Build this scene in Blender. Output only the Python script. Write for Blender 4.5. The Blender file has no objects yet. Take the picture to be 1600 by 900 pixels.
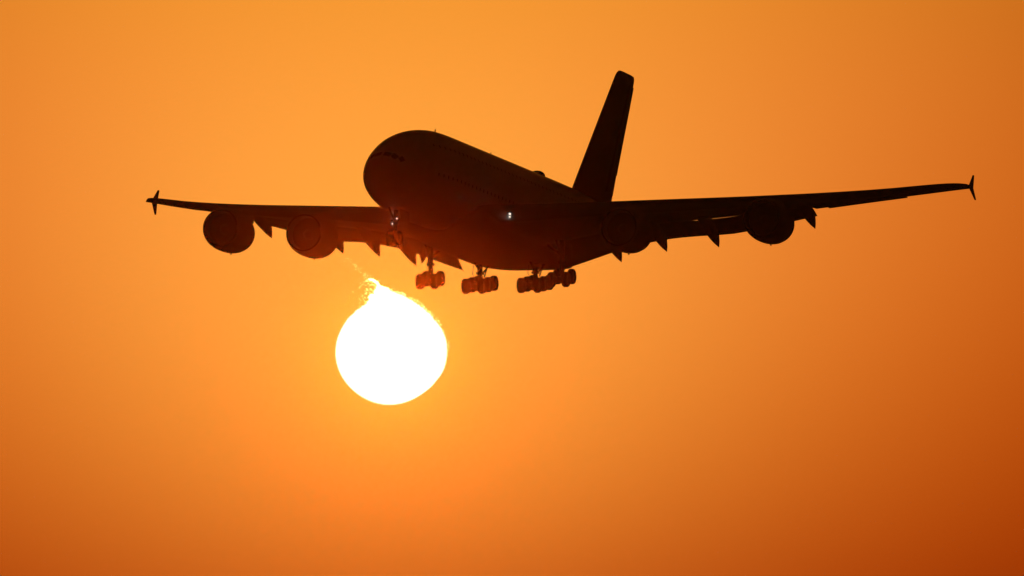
import bpy, bmesh, math, random
from mathutils import Vector, Matrix, noise

random.seed(7)
S = bpy.context.scene
C = S.collection
R = math.radians
PI = math.pi

# ------------------------------------------------------------------ camera
cam_d = bpy.data.cameras.new("camera")
cam_d.sensor_width = 36.0
cam_d.lens = 36.0 * 19000.0 / 1600.0           # very long lens, about 4.8 degrees wide
cam_d.clip_start = 1.0
cam_d.clip_end = 200000.0
cam = bpy.data.objects.new("camera", cam_d)
C.objects.link(cam)
cam.location = (0, 0, 1.7)
cam.rotation_euler = (R(90 + 3.15), 0, 0)
S.camera = cam

# ------------------------------------------------------------------ sky
SUN_AZ, SUN_EL = R(-0.573), R(2.859)           # azimuth from +Y towards +X
SUN_DIR = Vector((math.sin(SUN_AZ) * math.cos(SUN_EL), math.cos(SUN_AZ) * math.cos(SUN_EL), math.sin(SUN_EL)))

W = bpy.data.worlds.new("World")
S.world = W
W.use_nodes = True
nt = W.node_tree
nt.nodes.clear()


def N(tree, typ, **kw):
    n = tree.nodes.new(typ)
    for k, v in kw.items():
        setattr(n, k, v)
    return n


def M(op, a, b=None, c=None, clamp=False):
    n = nt.nodes.new("ShaderNodeMath")
    n.operation = op
    n.use_clamp = clamp
    for i, v in enumerate((a, b, c)):
        if v is None:
            continue
        if isinstance(v, (int, float)):
            n.inputs[i].default_value = v
        else:
            nt.links.new(v, n.inputs[i])
    return n.outputs[0]


tc = N(nt, "ShaderNodeTexCoord")
dot = N(nt, "ShaderNodeVectorMath", operation="DOT_PRODUCT")
nt.links.new(tc.outputs["Generated"], dot.inputs[0])
dot.inputs[1].default_value = SUN_DIR
sep = N(nt, "ShaderNodeSeparateXYZ")
nt.links.new(tc.outputs["Generated"], sep.inputs[0])
ang = M("MULTIPLY", M("ARCCOSINE", M("MINIMUM", dot.outputs["Value"], 1.0)), 180 / PI)    # degrees from the sun
rr = M("MINIMUM", ang, 3.6)
far = M("MAXIMUM", M("SUBTRACT", ang, 3.6), 0.0)
vv = M("SUBTRACT", M("MULTIPLY", M("ARCSINE", sep.outputs["Z"]), 180 / PI), math.degrees(SUN_EL))
vv = M("MAXIMUM", M("MINIMUM", vv, 2.2), -1.5)
v2 = M("MULTIPLY", vv, vv)
rv = M("MULTIPLY", rr, vv)
r2 = M("MULTIPLY", rr, rr)
v3 = M("MULTIPLY", v2, vv)
core = M("EXPONENT", M("MULTIPLY", r2, -2.0))
# dusty aureole round the low sun: brightness against the angle from the sun and the height above it
POLY = [(-0.0887, -0.0797, 0.1974, -0.1077, 0.0200, -0.0386, 0.0133, -0.1844),
        (-0.7955, -0.4213, 0.2637, -0.1950, 0.1012, -0.0285, 0.0475, -0.2193),
        (-2.8860, -0.2900, 0.3197, -0.2759, 0.2471, -0.1347, -0.0283, -0.2156)]
chan = []
for k in POLY:
    e = M("ADD", M("MULTIPLY", rr, k[1]), k[0])
    e = M("MULTIPLY_ADD", vv, k[2], e)
    e = M("MULTIPLY_ADD", v2, k[3], e)
    e = M("MULTIPLY_ADD", rv, k[4], e)
    e = M("MULTIPLY_ADD", r2, k[5], e)
    e = M("MULTIPLY_ADD", v3, k[6], e)
    e = M("MULTIPLY_ADD", core, k[7], e)
    e = M("MULTIPLY_ADD", far, -0.3, e)
    chan.append(M("EXPONENT", e))
comb = N(nt, "ShaderNodeCombineXYZ")
for i in range(3):
    nt.links.new(chan[i], comb.inputs[i])
aur = N(nt, "ShaderNodeBackground")
nt.links.new(comb.outputs[0], aur.inputs["Color"])
aur.inputs["Strength"].default_value = 1.0
sky = N(nt, "ShaderNodeTexSky", sky_type="NISHITA")
sky.sun_disc = False
sky.sun_elevation = SUN_EL
sky.sun_rotation = SUN_AZ
sky.air_density = 1.0
sky.dust_density = 6.0
sky.ozone_density = 0.5
tint = N(nt, "ShaderNodeMix", data_type="RGBA", blend_type="MULTIPLY")      # warm white balance of the photograph
tint.inputs["Factor"].default_value = 1.0
nt.links.new(sky.outputs[0], tint.inputs[6])
tint.inputs[7].default_value = (1.0, 0.28, 0.04, 1)
bgs = N(nt, "ShaderNodeBackground")
nt.links.new(tint.outputs[2], bgs.inputs["Color"])
bgs.inputs["Strength"].default_value = 0.003
addw = N(nt, "ShaderNodeAddShader")
nt.links.new(aur.outputs[0], addw.inputs[0])
nt.links.new(bgs.outputs[0], addw.inputs[1])
out = N(nt, "ShaderNodeOutputWorld")
nt.links.new(addw.outputs[0], out.inputs[0])

# ------------------------------------------------------------------ sun lamp, dimmed by dust close to the horizon
sl = bpy.data.lights.new("sun_lamp", "SUN")
sl.energy = 0.036
sl.color = (1.0, 0.068, 0.0005)
sl.angle = R(0.53)
slo = bpy.data.objects.new("sun_lamp", sl)
C.objects.link(slo)
slo.rotation_euler = SUN_DIR.to_track_quat("Z", "Y").to_euler()

S.view_settings.view_transform = "Standard"
S.view_settings.look = "None"
S.view_settings.exposure = 0.0
S.view_settings.gamma = 1.0
S.view_settings.use_curve_mapping = False
S.render.engine = "CYCLES"
S.cycles.use_denoising = True
S.cycles.denoising_input_passes = "RGB_ALBEDO"
S.cycles.max_bounces = 6
S.cycles.transparent_max_bounces = 24
S.cycles.volume_bounces = 0
S.cycles.sample_clamp_indirect = 4.0


# ------------------------------------------------------------------ materials
def mat(name, col, rough=0.5, metal=0.0, coat=0.0, var=0.08, scale=0.6, bump=0.0):
    m = bpy.data.materials.new(name)
    m.use_nodes = True
    t = m.node_tree
    b = t.nodes["Principled BSDF"]
    b.inputs["Roughness"].default_value = rough
    b.inputs["Metallic"].default_value = metal
    b.inputs["Coat Weight"].default_value = coat
    tcn = N(t, "ShaderNodeTexCoord")
    mp = N(t, "ShaderNodeMapping")
    mp.inputs["Scale"].default_value = (1.0, 0.25, 1.0)       # streaks along the airflow
    t.links.new(tcn.outputs["Object"], mp.inputs[0])
    nz = N(t, "ShaderNodeTexNoise")
    nz.inputs["Scale"].default_value = scale
    nz.inputs["Detail"].default_value = 6
    t.links.new(mp.outputs[0], nz.inputs["Vector"])
    mx = N(t, "ShaderNodeMix", data_type="RGBA")
    mx.inputs[6].default_value = (*[c * (1 - var) for c in col], 1)
    mx.inputs[7].default_value = (*[min(1, c * (1 + var)) for c in col], 1)
    t.links.new(nz.outputs["Fac"], mx.inputs["Factor"])
    t.links.new(mx.outputs[2], b.inputs["Base Color"])
    rm = N(t, "ShaderNodeMapRange")
    rm.inputs["To Min"].default_value = max(0.02, rough - 0.06)
    rm.inputs["To Max"].default_value = rough + 0.06
    t.links.new(nz.outputs["Fac"], rm.inputs["Value"])
    t.links.new(rm.outputs[0], b.inputs["Roughness"])
    return m


def glow(name, col, strength, clear=False):
    m = bpy.data.materials.new(name)
    m.use_nodes = True
    t = m.node_tree
    t.nodes.clear()
    e = N(t, "ShaderNodeEmission")
    e.inputs[0].default_value = (*col, 1)
    e.inputs[1].default_value = strength
    o = N(t, "ShaderNodeOutputMaterial")
    if clear:
        tr = N(t, "ShaderNodeBsdfTransparent")
        ad = N(t, "ShaderNodeAddShader")
        t.links.new(e.outputs[0], ad.inputs[0])
        t.links.new(tr.outputs[0], ad.inputs[1])
        t.links.new(ad.outputs[0], o.inputs[0])
    else:
        t.links.new(e.outputs[0], o.inputs[0])
    m.cycles.emission_sampling = "NONE"
    return m


WHITE = mat("white_paint", (0.72, 0.71, 0.68), 0.32, coat=0.3)
GREY = mat("grey_wing_paint", (0.30, 0.31, 0.32), 0.42)
TAIL = mat("tail_paint", (0.34, 0.10, 0.08), 0.45)
COWL = mat("cowl_paint", (0.24, 0.24, 0.24), 0.4, coat=0.2)
METAL = mat("bare_metal", (0.62, 0.62, 0.62), 0.22, metal=1.0)
DARKM = mat("dark_metal", (0.15, 0.15, 0.155), 0.5, metal=0.6)
RUBBER = mat("tyre_rubber", (0.035, 0.035, 0.036), 0.8, scale=4)
GEAR = mat("gear_paint", (0.05, 0.05, 0.052), 0.6)
GLASS = mat("dark_glass", (0.32, 0.325, 0.33), 0.2)
DOORM = mat("door_outline_paint", (0.66, 0.65, 0.62), 0.4)
LAMP = glow("lamp_lens", (1.0, 0.88, 0.74), 1.3)
LAMP_DIM = glow("dim_lamp_lens", (1.0, 0.55, 0.38), 0.9)


# ------------------------------------------------------------------ mesh helpers (aircraft axes: x = port, y = aft, z = up)
def link(name, bm, m, parent=None, sharp=38):
    bmesh.ops.remove_doubles(bm, verts=bm.verts, dist=1e-5)
    bmesh.ops.recalc_face_normals(bm, faces=bm.faces)
    lim = R(sharp)
    for f in bm.faces:
        f.smooth = True
    for e in bm.edges:
        if len(e.link_faces) != 2 or e.calc_face_angle(0) > lim:
            e.smooth = False
    me = bpy.data.meshes.new(name)
    bm.to_mesh(me)
    bm.free()
    for x in (m if isinstance(m, (list, tuple)) else [m]):
        me.materials.append(x)
    o = bpy.data.objects.new(name, me)
    C.objects.link(o)
    if parent:
        o.parent = parent
    return o


def empty(name, parent=None, loc=(0, 0, 0)):
    o = bpy.data.objects.new(name, None)
    C.objects.link(o)
    o.location = loc
    if parent:
        o.parent = parent
    return o


def loft(bm, rings, cap=True, mi=0):
    vs = [[bm.verts.new(p) for p in r] for r in rings]
    n = len(vs[0])
    fs = []
    for a, b in zip(vs, vs[1:]):
        for i in range(n):
            j = (i + 1) % n
            fs.append(bm.faces.new((a[i], a[j], b[j], b[i])))
    if cap:
        for r in (vs[0], vs[-1]):
            try:
                fs.append(bm.faces.new(r))
            except ValueError:
                pass
    for f in fs:
        f.material_index = mi
    return vs


def frame(d):
    d = Vector(d).normalized()
    a = Vector((0, 0, 1)) if abs(d.z) < 0.9 else Vector((1, 0, 0))
    u = d.cross(a).normalized()
    return d, u, d.cross(u).normalized()


def lathe(bm, prof, centre, axis=(0, 1, 0), n=40, mi=0, cap=False):
    """prof: list of (distance along axis, radius)"""
    d, u, w = frame(axis)
    c = Vector(centre)
    rings = []
    for s, r in prof:
        rings.append([c + d * s + (u * math.cos(t) + w * math.sin(t)) * max(r, 1e-3)
                      for t in (2 * PI * i / n for i in range(n))])
    return loft(bm, rings, cap, mi)


def tube(bm, a, b, r0, r1=None, n=14, mi=0):
    a, b = Vector(a), Vector(b)
    L = (b - a).length
    r1 = r0 if r1 is None else r1
    e = min(r0, r1) * 0.15
    lathe(bm, [(0, r0 - e), (e, r0), (L - e, r1), (L, r1 - e)], a, b - a, n, mi, True)


def prism(bm, poly, thick, mi=0):
    """poly: 3D outline of a flat plate, thickened along its normal and slightly bevelled"""
    P = [Vector(p) for p in poly]
    nrm = Vector((0, 0, 0))
    for i in range(len(P)):
        nrm += P[i].cross(P[(i + 1) % len(P)])
    nrm.normalize()
    c = sum(P, Vector()) / len(P)
    k = 0.94
    rings = [[c + (p - c) * k + nrm * thick / 2 for p in P], [p + nrm * thick * 0.28 for p in P],
             [p - nrm * thick * 0.28 for p in P], [c + (p - c) * k - nrm * thick / 2 for p in P]]
    loft(bm, rings, True, mi)


def box(bm, c, s, rot=None, mi=0):
    m = Matrix.Translation(c)
    if rot:
        m = m @ rot
    g = bmesh.ops.create_cube(bm, size=1, matrix=m @ Matrix.Diagonal((*s, 1)))
    fs = {f for v in g["verts"] for f in v.link_faces}
    for f in fs:
        f.material_index = mi


def interp(tab, x):
    """monotone cubic through a table of (x, value...)"""
    n = len(tab)
    if x <= tab[0][0]:
        return list(tab[0][1:])
    if x >= tab[-1][0]:
        return list(tab[-1][1:])
    i = max(k for k in range(n - 1) if tab[k][0] <= x)
    h = tab[i + 1][0] - tab[i][0]
    t = (x - tab[i][0]) / h
    res = []
    for q in range(1, len(tab[0])):
        def slope(k):
            d0 = (tab[k][q] - tab[k - 1][q]) / (tab[k][0] - tab[k - 1][0]) if k > 0 else None
            d1 = (tab[k + 1][q] - tab[k][q]) / (tab[k + 1][0] - tab[k][0]) if k < n - 1 else None
            if d0 is None:
                return d1
            if d1 is None:
                return d0
            return 0.0 if d0 * d1 <= 0 else 2 * d0 * d1 / (d0 + d1)
        m0, m1 = slope(i) * h, slope(i + 1) * h
        a, b = tab[i][q], tab[i + 1][q]
        res.append((2 * t**3 - 3 * t**2 + 1) * a + (t**3 - 2 * t**2 + t) * m0 + (-2 * t**3 + 3 * t**2) * b + (t**3 - t**2) * m1)
    return res


# ------------------------------------------------------------------ ground far below the frame
bm = bmesh.new()
G = 9000
nseg = 60
vs = [[None] * (nseg + 1) for _ in range(nseg + 1)]
for i in range(nseg + 1):
    for j in range(nseg + 1):
        x, y = -G + 2 * G * i / nseg, -G + 2 * G * j / nseg
        vs[i][j] = bm.verts.new((x, y, 0.0))
for i in range(nseg):
    for j in range(nseg):
        bm.faces.new((vs[i][j], vs[i + 1][j], vs[i + 1][j + 1], vs[i][j + 1]))
GRASS = mat("dry_grass", (0.09, 0.085, 0.05), 0.9, var=0.4, scale=0.05)
ground = link("ground", bm, GRASS)
ground["kind"] = "structure"

# ------------------------------------------------------------------ haze between the camera and the aircraft, added largely to give lens glare
bm = bmesh.new()
box(bm, (0, 0, 64.5), (2 * G + 40, 2 * G + 40, 131))
HZ = bpy.data.materials.new("glare_haze")
HZ.use_nodes = True
t = HZ.node_tree
t.nodes.clear()
pv = N(t, "ShaderNodeVolumePrincipled")
pv.inputs["Color"].default_value = (0.95, 0.93, 0.9, 1)
pv.inputs["Density"].default_value = 0.009 / 1060
pv.inputs["Anisotropy"].default_value = 0.995
o_ = N(t, "ShaderNodeOutputMaterial")
t.links.new(pv.outputs[0], o_.inputs["Volume"])
haze = link("haze", bm, HZ)
haze["kind"] = "stuff"

# ------------------------------------------------------------------ the sun, its upper limb torn by the hot exhaust
SUN_D = 60000.0
PX = SUN_D / 19000.0
LIMB = [(521.8, 551.7), (523.5, 536), (527.5, 523), (535, 508), (545, 494), (556, 485), (568, 476.6), (577, 465), (591, 453.5), (605.5, 453.5),
        (628.6, 461.5), (651.7, 474.5), (669, 489), (686.4, 509), (695.5, 528.6), (698, 551.7), (692, 580.6),
        (677.7, 599), (663.3, 613), (640, 626), (610, 634.8), (576.6, 627.5), (547.8, 608.5), (530.4, 586.4), (523.5, 568)]
SCX, SCY = 609.0, 547.0
limb = sorted((math.degrees(math.atan2(SCY - y, x - SCX)) % 360, math.hypot(x - SCX, y - SCY)) for x, y in LIMB)
limb = [(a - 360, r) for a, r in limb[-3:]] + limb + [(a + 360, r) for a, r in limb[:3]]
sc = Vector((0, 0, 1.7)) + SUN_DIR * SUN_D
ex = SUN_DIR.cross(Vector((0, 0, 1))).normalized()
ez = ex.cross(SUN_DIR).normalized()
bm = bmesh.new()
NS = 720
rings = []
for k in range(1, 24):
    th = PI * k / 24
    ring = []
    for i in range(NS):
        deg = 360.0 * i / NS
        wide = 3.0 if 165 < deg < 325 else 1.0              # the lower limb is smooth and round
        r = sum(interp(limb, (deg + d_ * wide) % 360)[0] * w_ for d_, w_ in ((-7, .15), (-3.5, .2), (0, .3), (3.5, .2), (7, .15)))
        a = R(deg)
        q = math.exp(-((deg - 60) / 62.0) ** 2)             # only the limb in the exhaust is torn
        q += 0.7 * math.exp(-((deg - 125) / 14.0) ** 2)
        r += q * (1.5 * noise.noise((math.cos(a) * 14, math.sin(a) * 14, 1.3)) + 1.6 * noise.noise((math.cos(a) * 40, math.sin(a) * 40, 5.1)))
        r *= PX
        ring.append(sc + (ex * math.cos(a) + ez * math.sin(a)) * r * math.sin(th) - SUN_DIR * 88 * PX * math.cos(th))
    rings.append(ring)
loft(bm, rings)


def fleck(px, py, w, h, tilt):  # glowing body shaped to stand in for sunlight bent by hot exhaust
    c = sc + ex * (px - SCX) * PX + ez * (SCY - py) * PX - SUN_DIR * random.uniform(-40, 40)
    u = ex * math.cos(tilt) + ez * math.sin(tilt)
    v = -ex * math.sin(tilt) + ez * math.cos(tilt)
    w, h = w * 1.25, h * 1.35
    n = 12
    rg = []
    ph = random.uniform(0, 9)
    for k in range(1, 6):
        th = PI * k / 6
        rg.append([c + (u * w * math.cos(2 * PI * i / n) + v * h * math.sin(2 * PI * i / n)) * PX * math.sin(th)
                   * (1 + 0.35 * noise.noise((i * 0.9, k * 0.4, ph))) - SUN_DIR * h * PX * math.cos(th) for i in range(n)])
    return rg


SUNM = bpy.data.materials.new("sun_surface")
SUNM.use_nodes = True
t = SUNM.node_tree
t.nodes.clear()
lw = N(t, "ShaderNodeLayerWeight")
lw.inputs["Blend"].default_value = 0.5
cr = N(t, "ShaderNodeValToRGB")                               # limb darkening: yellow rim, white-hot centre
cr.color_ramp.elements[0].position = 0.70
cr.color_ramp.elements[0].color = (1, 1, 0.95, 1)
cr.color_ramp.elements[1].position = 0.97
cr.color_ramp.elements[1].color = (0.16, 0.085, 0.012, 1)
em_ = N(t, "ShaderNodeEmission")
em_.inputs[1].default_value = 0.75
o_ = N(t, "ShaderNodeOutputMaterial")
t.links.new(lw.outputs["Facing"], cr.inputs[0])
t.links.new(cr.outputs[0], em_.inputs[0])
tr_ = N(t, "ShaderNodeBsdfTransparent")                       # glowing gas: lets the sun lamp's light through
ad_ = N(t, "ShaderNodeAddShader")
t.links.new(em_.outputs[0], ad_.inputs[0])
t.links.new(tr_.outputs[0], ad_.inputs[1])
t.links.new(ad_.outputs[0], o_.inputs[0])
SUNM.cycles.emission_sampling = "NONE"
FLARE = glow("torn_limb_light", (0.10, 0.36, 0.11), 0.6, True)
FLARE_HOT = glow("hot_limb_light", (1.0, 0.9, 0.5), 0.9, True)

sun = link("sun", bm, SUNM, sharp=180)
sun["label"] = "white-hot round sun with torn upper edge, low in orange sky below the airliner"
sun["category"] = "sun"

bm = bmesh.new()
for k in range(150):                                            # torn rim, upper right
    deg = random.gauss(62, 30)
    r = interp(limb, deg % 360)[0] + abs(random.gauss(0, 1.8))
    a = R(deg)
    for ring_ in [fleck(SCX + r * math.cos(a), SCY - r * math.sin(a), random.uniform(0.5, 1.7), random.uniform(0.35, 0.9), a - PI / 2 + random.gauss(0, 0.4))]:
        loft(bm, ring_)
for k in range(170):                                            # plume shoulder at the upper left
    px = random.gauss(578, 8.5)
    py = random.uniform(438, 474)
    loft(bm, fleck(px + (474 - py) * 0.1, py, random.uniform(0.5, 2.0), random.uniform(0.35, 0.8), random.gauss(-0.3, 0.3)))
for k in range(75):                                            # thin trail rising to the left
    s = random.random() ** 1.2
    loft(bm, fleck(582 - 42 * s + random.gauss(0, 2.6), 440 - 36 * s + random.gauss(0, 2.6), random.uniform(0.4, 1.2) * (1.15 - 0.6 * s), random.uniform(0.3, 0.55) * (1.15 - 0.5 * s), random.gauss(-0.6, 0.3)))
link("torn_rim", bm, FLARE, sun, sharp=180)["kind"] = "stuff"
bm = bmesh.new()
for (px, py, w, h, tl) in [(580, 438.0, 5.0, 1.7, -0.2), (586, 441.0, 4.0, 1.5, -0.4), (593, 452, 6, 4.2, -0.45), (588, 456, 5, 3.4, 0.5), (600, 452.5, 6, 3, -0.3), (578, 463, 4, 2, 0.6), (589, 444.5, 3.5, 1.6, -0.5)]:
    loft(bm, fleck(px, py, w, h, tl))
link("bright_wisps", bm, FLARE_HOT, sun, sharp=180)["kind"] = "stuff"

# ================================================================== THE AIRLINER
A = empty("airliner")
A.location = (-12.13, 1058.513, 71.485)
A.rotation_mode = "YXZ"
A.rotation_euler = (-0.07178, 0.00286, -0.32659)
A["label"] = "four-engined double-deck airliner on approach with wheels and flaps down, dark against the sunset"
A["category"] = "airliner"

# ---- fuselage
FUS = [(0.7, 0.02, -1.45, -1.50), (0.82, 0.42, -1.02, -1.88), (1.15, 0.86, -0.55, -2.25), (1.7, 1.30, -0.02, -2.62), (2.7, 1.80, 0.66, -3.08),
       (3.7, 2.18, 1.27, -3.40), (4.7, 2.49, 1.80, -3.63), (6.2, 2.85, 2.48, -3.88), (7.7, 3.12, 3.02, -4.03), (9.7, 3.36, 3.55, -4.14),
       (11.7, 3.49, 3.91, -4.19), (14, 3.56, 4.13, -4.2), (17, 3.57, 4.2, -4.2), (30, 3.57, 4.2, -4.2), (43, 3.57, 4.2, -4.2), (46.5, 3.52, 4.2, -3.95), (50, 3.36, 4.18, -3.3),
       (54, 3.02, 4.12, -2.4), (58, 2.55, 3.98, -1.4), (62, 1.98, 3.72, -0.4), (66, 1.32, 3.32, 0.55), (69, 0.78, 2.85, 1.25),
       (71, 0.38, 2.45, 1.75), (72, 0.14, 2.2, 1.98)]


def fus_point(y, ang, off=0.0):
    w, zt, zb = interp(FUS, y)
    zc = zt * 0.48 + zb * 0.52
    c, s = math.cos(ang), math.sin(ang)
    # double-deck egg: the lower lobe is a little fuller than the upper one
    x = w * math.copysign(abs(c) ** (0.96 if s > 0 else 0.90), c)
    z = zc + ((zt - zc) * s if s > 0 else (zc - zb) * s)
    return Vector((x + off * c, y, z + off * s))


bm = bmesh.new()
ys = [0.7, 0.74, 0.82, 0.95, 1.15, 1.4, 1.7, 2.2, 2.7, 3.2, 3.7, 4.2, 4.7, 5.4, 6.2, 7, 7.7, 8.7, 9.7, 10.7, 11.7, 12.9, 14] + [15 + 2 * k for k in range(14)] + [43 + 1.5 * k for k in range(19)] + [71, 71.6, 72]
loft(bm, [[fus_point(y, 2 * PI * i / 64) for i in range(64)] for y in ys])
fus = link("fuselage", bm, WHITE, A, sharp=60)

# belly fairing round the wing box and the main gear bays
bm = bmesh.new()
BEL = [(17.0, 2.6, -3.2, -3.9), (18.5, 3.3, -2.2, -4.32), (21, 3.85, -1.5, -4.62), (25, 4.15, -1.2, -4.8), (33, 4.3, -1.3, -4.88), (39, 4.25, -1.8, -4.84),
       (43, 3.75, -2.4, -4.6), (46, 3.2, -2.9, -4.25), (48.5, 2.2, -3.2, -3.8)]
rings = []
for k in range(34):
    y = 17.0 + 31.5 * k / 33
    w, zt, zb = interp(BEL, y)
    zc = (zt + zb) / 2
    ring = []
    for i in range(48):
        a = 2 * PI * i / 48
        c, s = math.cos(a), math.sin(a)
        ring.append((w * math.copysign(abs(c) ** 0.42, c), y, zc + (zt - zc) * math.copysign(abs(s) ** 0.42, s)))
    rings.append(ring)
loft(bm, rings)
link("belly_fairing", bm, GREY, fus, sharp=60)

# cockpit windows, between the two decks
def patch(bm, y0, y1, a0, a1, off, nu=4, nv=4):
    top = [[bm.verts.new(fus_point(y0 + (y1 - y0) * i / nu, a0 + (a1 - a0) * j / nv, off)) for j in range(nv + 1)] for i in range(nu + 1)]
    low = [[bm.verts.new(fus_point(y0 + (y1 - y0) * i / nu, a0 + (a1 - a0) * j / nv, -0.02)) for j in range(nv + 1)] for i in range(nu + 1)]
    for i in range(nu):
        for j in range(nv):
            bm.faces.new((top[i][j], top[i + 1][j], top[i + 1][j + 1], top[i][j + 1]))
    rim = [(i, 0) for i in range(nu)] + [(nu, j) for j in range(nv)] + [(i, nv) for i in range(nu, 0, -1)] + [(0, j) for j in range(nv, 0, -1)]
    for p, q in zip(rim, rim[1:] + rim[:1]):
        bm.faces.new((top[p[0]][p[1]], top[q[0]][q[1]], low[q[0]][q[1]], low[p[0]][p[1]]))


for sgn in (1, -1):
    for (y0, y1, d0, d1) in ((2.25, 2.85, 66, 87), (2.4, 3.05, 47, 64), (2.85, 3.45, 32, 45)):
        bm = bmesh.new()
        a0, a1 = R(d0), R(d1)
        if sgn < 0:
            a0, a1 = PI - a1, PI - a0
        patch(bm, y0, y1, a0, a1, 0.012)
        link("cockpit_window", bm, GLASS, fus)


# cabin windows of both decks
def window_bm(bm, y, z, sgn):
    # angle at which the skin is at height z
    lo, hi = -PI / 2, PI / 2
    for _ in range(40):
        mid = (lo + hi) / 2
        if fus_point(y, mid).z < z:
            lo = mid
        else:
            hi = mid
    a = (lo + hi) / 2
    r = 4.0
    da = 0.14 / r
    if sgn < 0:
        a = PI - a
    patch(bm, y - 0.09, y + 0.09, a - da, a + da, 0.008, 1, 2)


rest = bmesh.new()
count = 0
port = [(9.0 + 1.05 * k, 2.15) for k in range(41)] + [(8.4 + 1.02 * k, -0.55) for k in range(48)]
for y, z in sorted(port):
    if count < 100:
        bm = bmesh.new()
        window_bm(bm, y, z, 1)
        link("cabin_window", bm, GLASS, fus)
        count += 1
    else:
        window_bm(rest, y, z, 1)
for y, z in port:
    window_bm(rest, y, z, -1)
o = link("cabin_window_rows", rest, GLASS, fus)
o["kind"] = "stuff"

# cabin doors
for sgn in (1, -1):
    for (y, z) in ((6.9, -0.75), (15.3, -0.75), (24.5, -0.75), (41.5, -0.75), (50.5, -0.6), (13.2, 2.0), (27.0, 2.0), (40.6, 2.0)):
        lo, hi = -PI / 2, PI / 2
        bm = bmesh.new()
        def ang_at(zz):
            lo, hi = -PI / 2, PI / 2
            for _ in range(40):
                mid = (lo + hi) / 2
                if fus_point(y, mid).z < zz:
                    lo = mid
                else:
                    hi = mid
            return lo
        a0, a1 = ang_at(z - 1.0), ang_at(z + 0.95)
        if sgn < 0:
            a0, a1 = PI - a1, PI - a0
        patch(bm, y - 0.53, y + 0.53, a0, a1, 0.005, 2, 6)
        link("cabin_door", bm, DOORM, fus)

# aerials and the satellite dome on the crown
for (y, h) in ((16.2, 0.42), (31.5, 0.40)):
    z = interp(FUS, y)[1]
    bm = bmesh.new()
    loft(bm, [[(0.03, y - 0.2, z - 0.1), (0.03, y + 0.2, z - 0.1), (-0.03, y + 0.2, z - 0.1), (-0.03, y - 0.2, z - 0.1)],
              [(0.012, y + 0.08, z + h), (0.012, y + 0.2, z + h), (-0.012, y + 0.2, z + h), (-0.012, y + 0.08, z + h)]])
    link("blade_antenna", bm, GREY, fus)
bm = bmesh.new()
rings = []
for k in range(13):
    y = 43.5 + 2.1 * k / 12
    u = k / 12
    hh = 0.52 * (math.sin(PI * u ** 1.5)) ** 0.5 + 0.01
    rings.append([(0.75 * (math.sin(PI * (0.06 + 0.88 * u))) ** 0.5 * math.cos(2 * PI * i / 20), y, 4.18 + hh * math.sin(2 * PI * i / 20)) for i in range(20)])
loft(bm, rings)
link("antenna_dome", bm, DARKM, fus, sharp=60)

# ---- wings
LE = [(2.0, 17.9), (3.57, 19.1), (8, 22.6), (14.8, 27.9), (25.7, 36.4), (34, 42.9), (36.5, 44.95), (38.0, 46.4), (38.8, 47.5), (39.25, 48.5)]
TE = [(2.0, 37.8), (3.57, 38.0), (9.0, 38.8), (14.0, 40.2), (16, 41.3), (18.5, 42.6), (26.3, 45.7), (34, 48.8), (39.25, 51.6)]
ZLE = [(2.0, -2.6), (4.0, -2.27), (7.0, -1.87), (14, -0.92), (20, -0.13), (24, 0.42), (32, 1.68), (39.25, 3.2)]
THK = [(2.0, 0.115), (8, 0.097), (14, 0.092), (26, 0.090), (39.25, 0.085)]
INC = [(2.0, 5.5), (8, 3.7), (14, 1.9), (20, 0.8), (26, -0.7), (33, -2.1), (39.25, -1.6)]
FLAP_END = 26.3
HINGE = 0.79


def lin(tab, x):
    if x <= tab[0][0]:
        return tab[0][1]
    for (a, b), (c, d) in zip(tab, tab[1:]):
        if x <= c:
            return b + (d - b) * (x - a) / (c - a)
    return tab[-1][1]


def wing_point(x, f, side, sgn):
    """f: chord fraction, side: +1 upper surface, -1 lower surface"""
    le, te = interp(LE, x)[0], lin(TE, x)
    ch = te - le
    t = interp(THK, x)[0]
    yt = 5 * t * (0.2969 * math.sqrt(f) - 0.126 * f - 0.3516 * f**2 + 0.2843 * f**3 - 0.1015 * f**4)
    cam_ = 0.016 * math.sin(PI * f ** 0.85) + 0.012 * (f ** 3) * (1 - f) * 4
    droop = -0.22 * max(0, 0.13 - f) ** 1.5 * 6 if x > 4.5 else 0
    zz = cam_ + droop + side * yt
    i = R(interp(INC, x)[0])
    yy, zr = f * ch, zz * ch
    return Vector((sgn * x, le + yy * math.cos(i) + zr * math.sin(i), interp(ZLE, x)[0] - yy * math.sin(i) + zr * math.cos(i)))


def section(x, sgn, f_end_up=1.0, f_end_lo=1.0, n=16):
    up = [wing_point(x, f_end_up * (1 - math.cos(PI / 2 * k / n)), 1, sgn) for k in range(n, 0, -1)]
    lo = [wing_point(x, f_end_lo * (1 - math.cos(PI / 2 * k / n)), -1, sgn) for k in range(0, n + 1)]
    return up + lo


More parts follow.
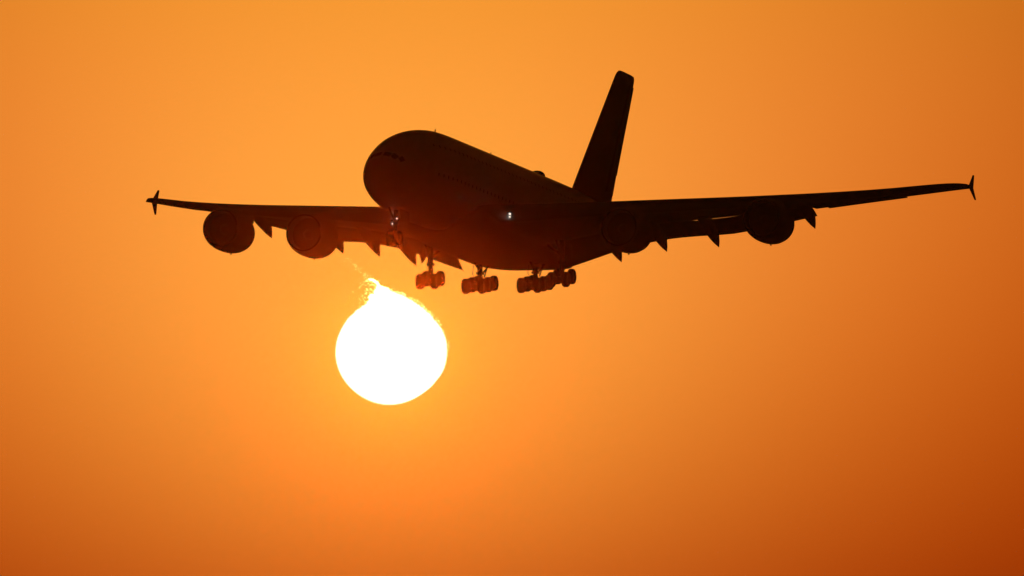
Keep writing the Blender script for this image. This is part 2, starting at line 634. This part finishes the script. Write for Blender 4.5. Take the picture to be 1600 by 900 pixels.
def flap_section(x, sgn, defl, back, drop, scale=1.0, n=10):
    """slotted flap carried back and down behind the wing"""
    le, te = interp(LE, x)[0], lin(TE, x)
    ch = te - le
    c = ch * 0.27 * scale
    p = wing_point(x, HINGE, -1, sgn)
    q = wing_point(x, HINGE, 1, sgn)
    h0 = p.lerp(q, 0.35)
    o = Vector((h0.x, h0.y + back * c, h0.z - drop * c))
    d = R(defl)
    pts_u, pts_l = [], []
    for k in range(n + 1):
        f = 1 - math.cos(PI / 2 * k / n)
        yt = 5 * 0.13 * (0.2969 * math.sqrt(f) - 0.126 * f - 0.3516 * f**2 + 0.2843 * f**3 - 0.1015 * f**4)
        cm = 0.02 * math.sin(PI * f)
        for lst, s in ((pts_u, 1), (pts_l, -1)):
            yy, zz = f * c, (cm + s * yt) * c
            lst.append(Vector((o.x, o.y + yy * math.cos(d) + zz * math.sin(d), o.z - yy * math.sin(d) + zz * math.cos(d))))
    return pts_u[:0:-1] + pts_l


FLAPS = [(4.9, 9.28), (9.31, 14.98), (15.01, 26.25)]
FLAP_CFG = [(3, 22, 0.02, 0.03), (8, 19, 0.02, 0.03), (12, 14, 0.05, 0.055), (15, 14, 0.06, 0.073), (20, 20, 0.06, 0.060), (22, 19, 0.04, 0.045), (27, 12, 0.02, 0.03)]      # x, deflection, back, drop


def flap_te(x, sgn):
    d, b, dr = interp(FLAP_CFG, x)
    s = flap_section(x, sgn, d, b, dr)
    return s[0]


CAN = [(9.8, 7.0), (13.7, 6.8), (17.95, 6.6), (26.03, 5.8)]        # flap track fairings: span position, length ahead of the flap edge
wings = {}
for sgn in (1, -1):
    wg = empty("wing", A)
    wings[sgn] = wg
    bm = bmesh.new()
    xs_in = [2.0, 3.0, 4.0, 5, 6, 7, 8, 9.5, 11, 12.5, 14, 15.5, 17, 19, 21, 23, 25, FLAP_END]
    rings = [section(x, sgn, HINGE + 0.075, HINGE) for x in xs_in]
    xs_out = [FLAP_END + 0.01, 28, 30, 32, 34, 35.5, 36.5, 37.3, 38.0, 38.5, 38.9, 39.15, 39.25]
    rings += [section(x, sgn) for x in xs_out]
    loft(bm, rings)
    # rounded tip cap with its lamp fairing
    link("wing_panel", bm, GREY, wg, sharp=45)
    for (x0, x1) in FLAPS:
        bm = bmesh.new()
        xs = [x0 + (x1 - x0) * k / 8 for k in range(9)]
        loft(bm, [flap_section(x, sgn, *interp(FLAP_CFG, x)) for x in xs])
        link("flap", bm, GREY, wg, sharp=45)
    # fairings
    for (x, L) in CAN:
        te = flap_te(x, sgn)
        y1, zt = te.y, te.z
        deep = 1.1
        n = 18
        rings = []
        for k in range(n + 1):
            d = L * (1 - k / n) ** 1.25                  # distance ahead of the tip
            y = y1 + 0.2 - d
            f = (y - interp(LE, x)[0]) / (lin(TE, x) - interp(LE, x)[0])
            base = wing_point(x, min(max(f, 0.25), HINGE), -1, sgn).z
            bot = zt - deep + 0.13 * d + 0.032 * d * d
            q = max(0.0, min(1.0, 1 - d / 2.6))
            top = base + 0.2 + (zt + 0.05 - base - 0.2) * q - (deep - 0.12) * max(0.0, 1 - d / 0.28)
            top = max(top, bot + 0.05)
            if d > L * 0.6:                              # runs out into the wing at the front
                bot += (base + 0.05 - bot) * ((d - L * 0.6) / (L * 0.4)) ** 2 if bot < base else 0
                top = max(top, bot + 0.05)
            hw = max(0.025, 0.50 * min(1.0, d / 3.2) ** 0.55 * min(1.0, (L - d) / 2.0 + 0.05) ** 0.6)
            zc, hh = (top + bot) / 2, (top - bot) / 2
            rings.append([(sgn * x + hw * math.cos(2 * PI * i / 16), y, zc + hh * math.sin(2 * PI * i / 16)) for i in range(16)])
        loft(bm := bmesh.new(), rings)
        link("flap_track_fairing", bm, GREY, wg, sharp=50)
    # aileron, dropped a little behind the outer wing
    bm = bmesh.new()
    rings = []
    for k in range(7):
        x = 27.4 + (33.9 - 27.4) * k / 6
        te = wing_point(x, 1.0, -1, sgn)
        h = wing_point(x, 0.80, -1, sgn)
        hu = wing_point(x, 0.80, -1, sgn) + Vector((0, 0, 0.12))
        rings.append([h + Vector((0, 0, -0.01)), te + Vector((0, 0.08, -0.10)), te + Vector((0, 0.10, -0.05)), hu])
    loft(bm, rings)
    link("aileron", bm, GREY, wg)
    # arrow-shaped wing-tip fence
    tip = wing_point(39.2, 0.0, 1, sgn)
    ctr = Vector((sgn * 39.25, 50.15, wing_point(39.2, 0.55, -1, sgn).z + 0.1))
    bm = bmesh.new()
    fp = [(-0.35, 0.0, 0), (0.05, 0.16, 0), (1.3, 1.20, -0.05), (1.66, 1.22, -0.05), (1.28, 0.0, 0), (1.62, -1.05, 0.19), (1.28, -1.08, 0.19), (0.1, -0.2, 0.03)]
    P = [ctr + Vector((sgn * c, a, b)) for a, b, c in fp]
    cc = ctr + Vector((0, 0.75, 0))
    rings = [[cc + (p - cc) * 0.9 + Vector((sgn * 0.05, 0, 0)) for p in P], [p + Vector((sgn * 0.02, 0, 0)) for p in P],
             [p - Vector((sgn * 0.02, 0, 0)) for p in P], [cc + (p - cc) * 0.9 - Vector((sgn * 0.05, 0, 0)) for p in P]]
    loft(bm, rings)
    link("wingtip_fence", bm, GREY, wg)
    # landing lamps in the wing root
    lamps = [(5.75, 0.12, 0.16)]
    for (x, dz, r) in ((5.7, 0.62, 0.095), (5.7, 0.36, 0.065)):
        le = wing_point(x, 0.0, -1, sgn)
        bm = bmesh.new()
        lathe(bm, [(-0.10, 0.005), (-0.085, r * 0.6), (-0.05, r * 0.92), (0.0, r), (0.1, r)], (le.x, le.y - 0.08, le.z + dz), (0, 1, 0), 16)
        if sgn > 0:
            link("landing_light", bm, LAMP, wg)
        else:
            link("landing_light", bm, LAMP_DIM, wg)


# ---- engines
def engine(x, y0, zc, top):
    e = empty("engine", A, (x, y0, zc))
    n = 64
    bm = bmesh.new()
    # cowl: outer skin then inner duct
    outer = [(0.16, 1.665), (0.45, 1.79), (0.9, 1.885), (1.6, 1.955), (2.4, 1.975), (3.2, 1.95), (4.0, 1.86), (4.7, 1.68), (5.3, 1.42)]
    inner = [(5.28, 1.36), (4.6, 1.42), (3.5, 1.48), (2.2, 1.49), (1.3, 1.475), (0.6, 1.47), (0.16, 1.535)]
    lathe(bm, outer + inner, (0, 0, 0), (0, 1, 0), n)
    cw = link("cowl", bm, COWL, e, sharp=50)
    bm = bmesh.new()
    lathe(bm, [(0.16, 1.535), (0.07, 1.56), (0.02, 1.585), (0.0, 1.61), (0.02, 1.632), (0.08, 1.652), (0.16, 1.665)], (0, 0, 0), (0, 1, 0), n)
    link("inlet_lip", bm, METAL, e, sharp=60)
    # fan
    bm = bmesh.new()
    for k in range(24):
        a = 2 * PI * k / 24
        q = Matrix.Rotation(a, 3, "Y")
        r0, r1 = 0.45, 1.46
        ring0 = [q @ Vector((-0.05, 1.15, r0)), q @ Vector((0.05, 1.55, r0)), q @ Vector((0.07, 1.55, r0)), q @ Vector((-0.03, 1.15, r0))]
        ringm = [q @ Vector((-0.12, 1.18, 0.95)), q @ Vector((0.12, 1.48, 0.95)), q @ Vector((0.14, 1.48, 0.95)), q @ Vector((-0.10, 1.18, 0.95))]
        ring1 = [q @ Vector((-0.22, 1.24, r1)), q @ Vector((0.18, 1.40, r1)), q @ Vector((0.19, 1.40, r1)), q @ Vector((-0.20, 1.24, r1))]
        loft(bm, [ring0, ringm, ring1])
    lathe(bm, [(1.75, 1.46), (1.76, 0.3)], (0, 0, 0), (0, 1, 0), 32)
    link("fan", bm, DARKM, e)
    bm = bmesh.new()
    lathe(bm, [(0.62, 0.01), (0.68, 0.09), (0.85, 0.22), (1.05, 0.34), (1.25, 0.44), (1.6, 0.46)], (0, 0, 0), (0, 1, 0), 32)
    link("spinner", bm, DARKM, e, sharp=60)
    bm = bmesh.new()
    lathe(bm, [(3.6, 1.0), (4.6, 1.02), (5.4, 0.92), (6.2, 0.74), (6.7, 0.62), (6.68, 0.56), (6.3, 0.40), (6.9, 0.28), (7.5, 0.06), (7.55, 0.01)], (0, 0, 0), (0, 1, 0), 40)
    link("exhaust_nozzle", bm, DARKM, e, sharp=50)
    # drain mast
    bm = bmesh.new()
    loft(bm, [[(0.05, 2.9, -1.88), (0.05, 3.25, -1.88), (-0.05, 3.25, -1.88), (-0.05, 2.9, -1.88)],
              [(0.03, 3.05, -2.08), (0.03, 3.25, -2.08), (-0.03, 3.25, -2.08), (-0.03, 3.05, -2.08)]])
    link("drain_mast", bm, DARKM, e)
    # strakes beside the cowl
    for s in (1, -1):
        bm = bmesh.new()
        a = R(52)
        c0, c1 = math.cos(a) * s, math.sin(a)
        prism(bm, [(1.93 * c0, 1.5, 1.93 * c1), (1.93 * c0, 2.7, 1.93 * c1), (2.25 * c0, 2.7, 2.25 * c1), (2.15 * c0, 2.2, 2.15 * c1)], 0.04)
        link("strake", bm, COWL, e)
    # pylon up to the wing
    bm = bmesh.new()
    ax = abs(x)
    sg = 1 if x > 0 else -1
    rings = []
    for (yy, lo) in ((1.4, 1.8), (2.4, 1.7), (3.6, 1.4), (4.8, 0.9), (5.6, 0.75), (6.6, 0.9), (7.6, 1.2), (8.6, 1.5)):
        ya = y0 + yy
        le, te = interp(LE, ax)[0], lin(TE, ax)
        f = (ya - le) / (te - le)
        if f > 0.02:
            tp = wing_point(ax, min(f, 0.7), -1, sg).z + 0.15 - zc
            lo2 = min(lo, tp - 0.25)
        else:
            zl = wing_point(ax, 0.02, 1, sg).z - zc
            tp = 1.93 + (zl - 1.93) * max(0, (yy - 1.4) / max(0.1, le - y0 - 1.4)) ** 0.8
            lo2 = lo
        hw = 0.06 + 0.30 * math.sin(PI * min(1, (yy - 1.2) / 7.6)) ** 0.7
        rings.append([(hw, yy, lo2), (hw, yy, tp - 0.05), (hw * 0.5, yy, tp), (-hw * 0.5, yy, tp), (-hw, yy, tp - 0.05), (-hw, yy, lo2)])
    loft(bm, rings)
    link("pylon", bm, GREY, e, sharp=50)
    return e


ENG = [(25.62, 31.4, -1.80), (14.83, 23.75, -3.42)]
for (x, y0, z) in ENG:
    for sgn in (1, -1):
        engine(sgn * x, y0, z, 0)

# ---- tail
bm = bmesh.new()
def fin_section(z, y0, y1, t, cut=1.0, n=10):
    ch = y1 - y0
    up, lo = [], []
    for k in range(n + 1):
        f = cut * (1 - math.cos(PI / 2 * k / n))
        yt = 5 * t * (0.2969 * math.sqrt(f) - 0.126 * f - 0.3516 * f**2 + 0.2843 * f**3 - 0.1015 * f**4) * ch
        up.append((yt, y0 + f * ch, z))
        lo.append((-yt, y0 + f * ch, z))
    return up[:0:-1] + lo


FIN = [(2.6, 53.3, 65.3), (4.2, 54.8, 66.0), (6, 56.5, 66.85), (7, 57.45, 67.3), (16.05, 66.1, 71.75), (16.6, 66.65, 72.0)]
rings = []
for z, a, b in FIN:
    rings.append(fin_section(z, a, a + (b - a) * 0.70, 0.115 / 0.70))
# top cap, rounded at the front
for z, a, b in ((17.05, 67.15, 71.0), (17.2, 67.7, 70.8)):
    rings.append(fin_section(z, a, a + (b - a) * 0.75, 0.08))
fin = None
bm = bmesh.new()
loft(bm, [fin_section(z, a, b, 0.10) for z, a, b in FIN[:2]] + [fin_section(z, a, b, 0.10) for z, a, b in FIN[2:]]
     + [fin_section(16.9, 67.05, 72.05, 0.085), fin_section(17.1, 67.45, 71.9, 0.06), fin_section(17.16, 67.95, 71.1, 0.03)])
fin = link("tail_fin", bm, TAIL, A, sharp=50)
for (za, zb) in ((5.2, 7.15), (7.25, 16.05)):
    bm = bmesh.new()
    def ry(z):
        a = interp([(q[0], q[1], q[2]) for q in FIN], z)
        return a[0] + (a[1] - a[0]) * 0.70, a[1] + (0.14 if z > 7.2 else 0.0)
    rings = []
    for k in range(6):
        z = za + (zb - za) * k / 5
        h, e = ry(z)
        w = 0.05 * (e - h) / 0.3 + 0.03
        rings.append([(w, h, z), (0.03, e, z), (-0.03, e, z), (-w, h, z)])
    loft(bm, rings)
    link("rudder", bm, TAIL, fin)
for sgn in (1, -1):
    bm = bmesh.new()
    HT = [(0.6, 57.4, 66.6, 1.35), (1.9, 58.4, 66.9, 1.5), (8, 63.0, 68.6, 2.2), (14.4, 67.7, 70.5, 2.95), (15.1, 68.5, 70.7, 3.03)]
    rings = []
    for x, a, b, z in HT:
        s = fin_section(0, a, b, 0.10)
        rings.append([(sgn * x, p[1], z + p[0]) for p in s])
    loft(bm, rings)
    tp = link("tailplane", bm, GREY, A, sharp=50)
    for (xa, xb) in ((2.4, 8.2), (8.3, 14.2)):
        bm = bmesh.new()
        rings = []
        for k in range(4):
            x = xa + (xb - xa) * k / 3
            a, b, z = interp(HT, x)
            h = a + (b - a) * 0.72
            rings.append([(sgn * x, h, z + 0.16), (sgn * x, b + 0.06, z + 0.05), (sgn * x, b + 0.06, z + 0.01), (sgn * x, h, z - 0.16)])
        loft(bm, rings)
        link("elevator", bm, GREY, tp)


# ---- landing gear
def wheel_bm(r, w):
    bm = bmesh.new()
    h = w / 2
    lathe(bm, [(-h * 0.80, r * 0.52), (-h * 0.98, r * 0.66), (-h, r * 0.80), (-h * 0.88, r * 0.92), (-h * 0.62, r * 0.985), (-h * 0.25, r), (h * 0.25, r), (h * 0.62, r * 0.985),
               (h * 0.88, r * 0.92), (h, r * 0.80), (h * 0.98, r * 0.66), (h * 0.80, r * 0.52)], (0, 0, 0), (1, 0, 0), 32, 0)
    lathe(bm, [(-h * 0.80, r * 0.52), (-h * 0.5, r * 0.45), (-h * 0.45, r * 0.2), (-h * 0.8, r * 0.14), (-h * 0.82, 0.001)], (0, 0, 0), (1, 0, 0), 32, 1)
    lathe(bm, [(h * 0.80, r * 0.52), (h * 0.5, r * 0.45), (h * 0.45, r * 0.2), (h * 0.8, r * 0.14), (h * 0.82, 0.001)], (0, 0, 0), (1, 0, 0), 32, 1)
    return bm


def bogie(name, x, y, z, axles, pitch, track, top, r=0.695, w=0.53, inner=0.0):
    g = empty(name, A, (x, y, z))
    sg = 1 if x > 0 else -1
    first = None
    cp, sp = math.cos(pitch), math.sin(pitch)
    for a in axles:
        for s in (1, -1):
            p = Vector((s * track / 2, a * cp, a * sp))
            if first is None:
                first = link("wheel", wheel_bm(r, w), [RUBBER, GEAR], g, sharp=50)
                wh = first
            else:
                wh = first.copy()
                C.objects.link(wh)
                wh.parent = g
            wh.location = p
    bm = bmesh.new()
    L = max(axles) + 0.25
    tube(bm, (0, -L * cp, -L * sp), (0, L * cp, L * sp), 0.26, 0.26, 16)
    for a in axles:
        tube(bm, (-track / 2 - 0.1, a * cp, a * sp), (track / 2 + 0.1, a * cp, a * sp), 0.11, 0.11, 12)
        for s in (1, -1):                                # brake packs
            tube(bm, (s * (track / 2 - 0.10), a * cp, a * sp), (s * (track / 2 - 0.48), a * cp, a * sp), 0.36, 0.33, 18)
    box(bm, (0, 0, 0.02), (0.46, 0.6, 0.42))
    link("bogie_beam", bm, GEAR, g)
    bm = bmesh.new()
    H = top - z
    tube(bm, (0, 0, 0.1), (0, -0.05, H * 0.5), 0.19, 0.19, 16)
    tube(bm, (0, -0.05, H * 0.38), (0, -0.25, H), 0.235, 0.26, 18)
    # torque links
    tube(bm, (0, 0.32, 0.22), (0, 0.62, H * 0.28), 0.06, 0.06, 10)
    tube(bm, (0, 0.62, H * 0.28), (0, 0.2, H * 0.46), 0.06, 0.06, 10)
    box(bm, (0.0, -0.02, H * 0.42), (0.62, 0.42, 0.22))
    link("strut", bm, GEAR, g)
    return g


WG = [(6.23, 33.9, -6.58), (2.63, 37.2, -6.64)]
for sgn in (1, -1):
    x, y, z = WG[0]
    g = bogie("wing_gear", sgn * x, y, z, (-0.85, 0.85), R(16), 1.35, -3.2)
    bm = bmesh.new()
    tube(bm, (0, 0.05, 2.0), (-sgn * 1.3, -0.3, 3.0), 0.11, 0.13, 12)
    tube(bm, (0, -0.1, 1.9), (0, -1.8, 3.2), 0.09, 0.1, 12)
    link("side_brace", bm, GEAR, g)
    bm = bmesh.new()
    # strut door hanging outboard of the leg
    prism(bm, [(sgn * 0.62, -0.9, 3.1), (sgn * 0.62, 0.8, 3.1), (sgn * 0.80, 0.75, 1.95), (sgn * 0.85, 0.05, 1.55), (sgn * 0.80, -0.7, 2.05)], 0.08)
    link("gear_door", bm, GREY, g)
    bm = bmesh.new()
    tube(bm, (sgn * 0.24, -0.15, 1.9), (sgn * 0.30, -0.12, 0.75), 0.022, 0.022, 8)
    tube(bm, (sgn * 0.30, -0.12, 0.75), (sgn * 0.22, -0.2, 0.3), 0.022, 0.022, 8)
    link("hydraulic_line", bm, DARKM, g)
    x, y, z = WG[1]
    g = bogie("body_gear", sgn * x, y, z, (-1.68, 0.0, 1.68), R(11.5), 1.53, -4.2)
    bm = bmesh.new()
    tube(bm, (0.28, 0.3, 0.7), (0.55, 0.5, 1.9), 0.06, 0.06, 10)
    tube(bm, (0.1, 0.25, 1.0), (0.62, 0.9, 2.0), 0.08, 0.08, 10)
    tube(bm, (0, -0.2, 1.2), (0, -2.4, 2.2), 0.1, 0.1, 12)
    link("drag_brace", bm, GEAR, g)
    bm = bmesh.new()
    tube(bm, (-0.62, -0.1, 1.75), (-0.70, -0.1, 0.95), 0.03, 0.03, 8)
    tube(bm, (-0.70, -0.1, 0.95), (-0.45, -0.1, 0.55), 0.03, 0.03, 8)
    link("hydraulic_line", bm, DARKM, g)

# nose gear with its lamps
g = empty("nose_gear", A, (0, 6.2, -6.42))
first = None
for s in (1, -1):
    if first is None:
        first = wh = link("wheel", wheel_bm(0.62, 0.44), [RUBBER, GEAR], g, sharp=50)
    else:
        wh = first.copy()
        C.objects.link(wh)
        wh.parent = g
    wh.location = (s * 0.42, 0, 0)
bm = bmesh.new()
tube(bm, (-0.55, 0, 0), (0.55, 0, 0), 0.1, 0.1, 12)
tube(bm, (0, 0, 0), (0, 0.15, 1.3), 0.12, 0.12, 14)
tube(bm, (0, 0.1, 0.9), (0, 0.3, 2.7), 0.19, 0.2, 16)
tube(bm, (0, 0.2, 1.3), (0, -1.6, 2.5), 0.08, 0.09, 12)
tube(bm, (0, 0.25, 0.2), (0, 0.5, 0.7), 0.045, 0.045, 8)
tube(bm, (0, 0.5, 0.7), (0, 0.28, 1.15), 0.045, 0.045, 8)
box(bm, (0, -0.02, 1.55), (0.75, 0.14, 0.12))
link("strut", bm, GEAR, g)
for s in (1, -1):
    bm = bmesh.new()
    prism(bm, [(s * 0.85, -1.2, 2.45), (s * 0.85, 1.3, 2.45), (s * 0.95, 1.2, 1.35), (s * 0.95, -1.0, 1.4)], 0.06)
    link("gear_door", bm, GREY, g)
for (x, z, m, r) in ((0.24, 1.70, LAMP, 0.07), (-0.17, 1.24, LAMP, 0.07), (-0.22, 2.26, LAMP_DIM, 0.06)):
    bm = bmesh.new()
    lathe(bm, [(-0.07, 0.004), (-0.06, r * 0.6), (-0.03, r * 0.92), (0.0, r)], (x, -0.16, z), (0, 1, 0), 16, 0)
    lathe(bm, [(0.0, r * 1.04), (0.09, r * 0.8), (0.12, 0.01)], (x, -0.16, z), (0, 1, 0), 16, 1)
    link("taxi_light", bm, [m, DARKM], g)
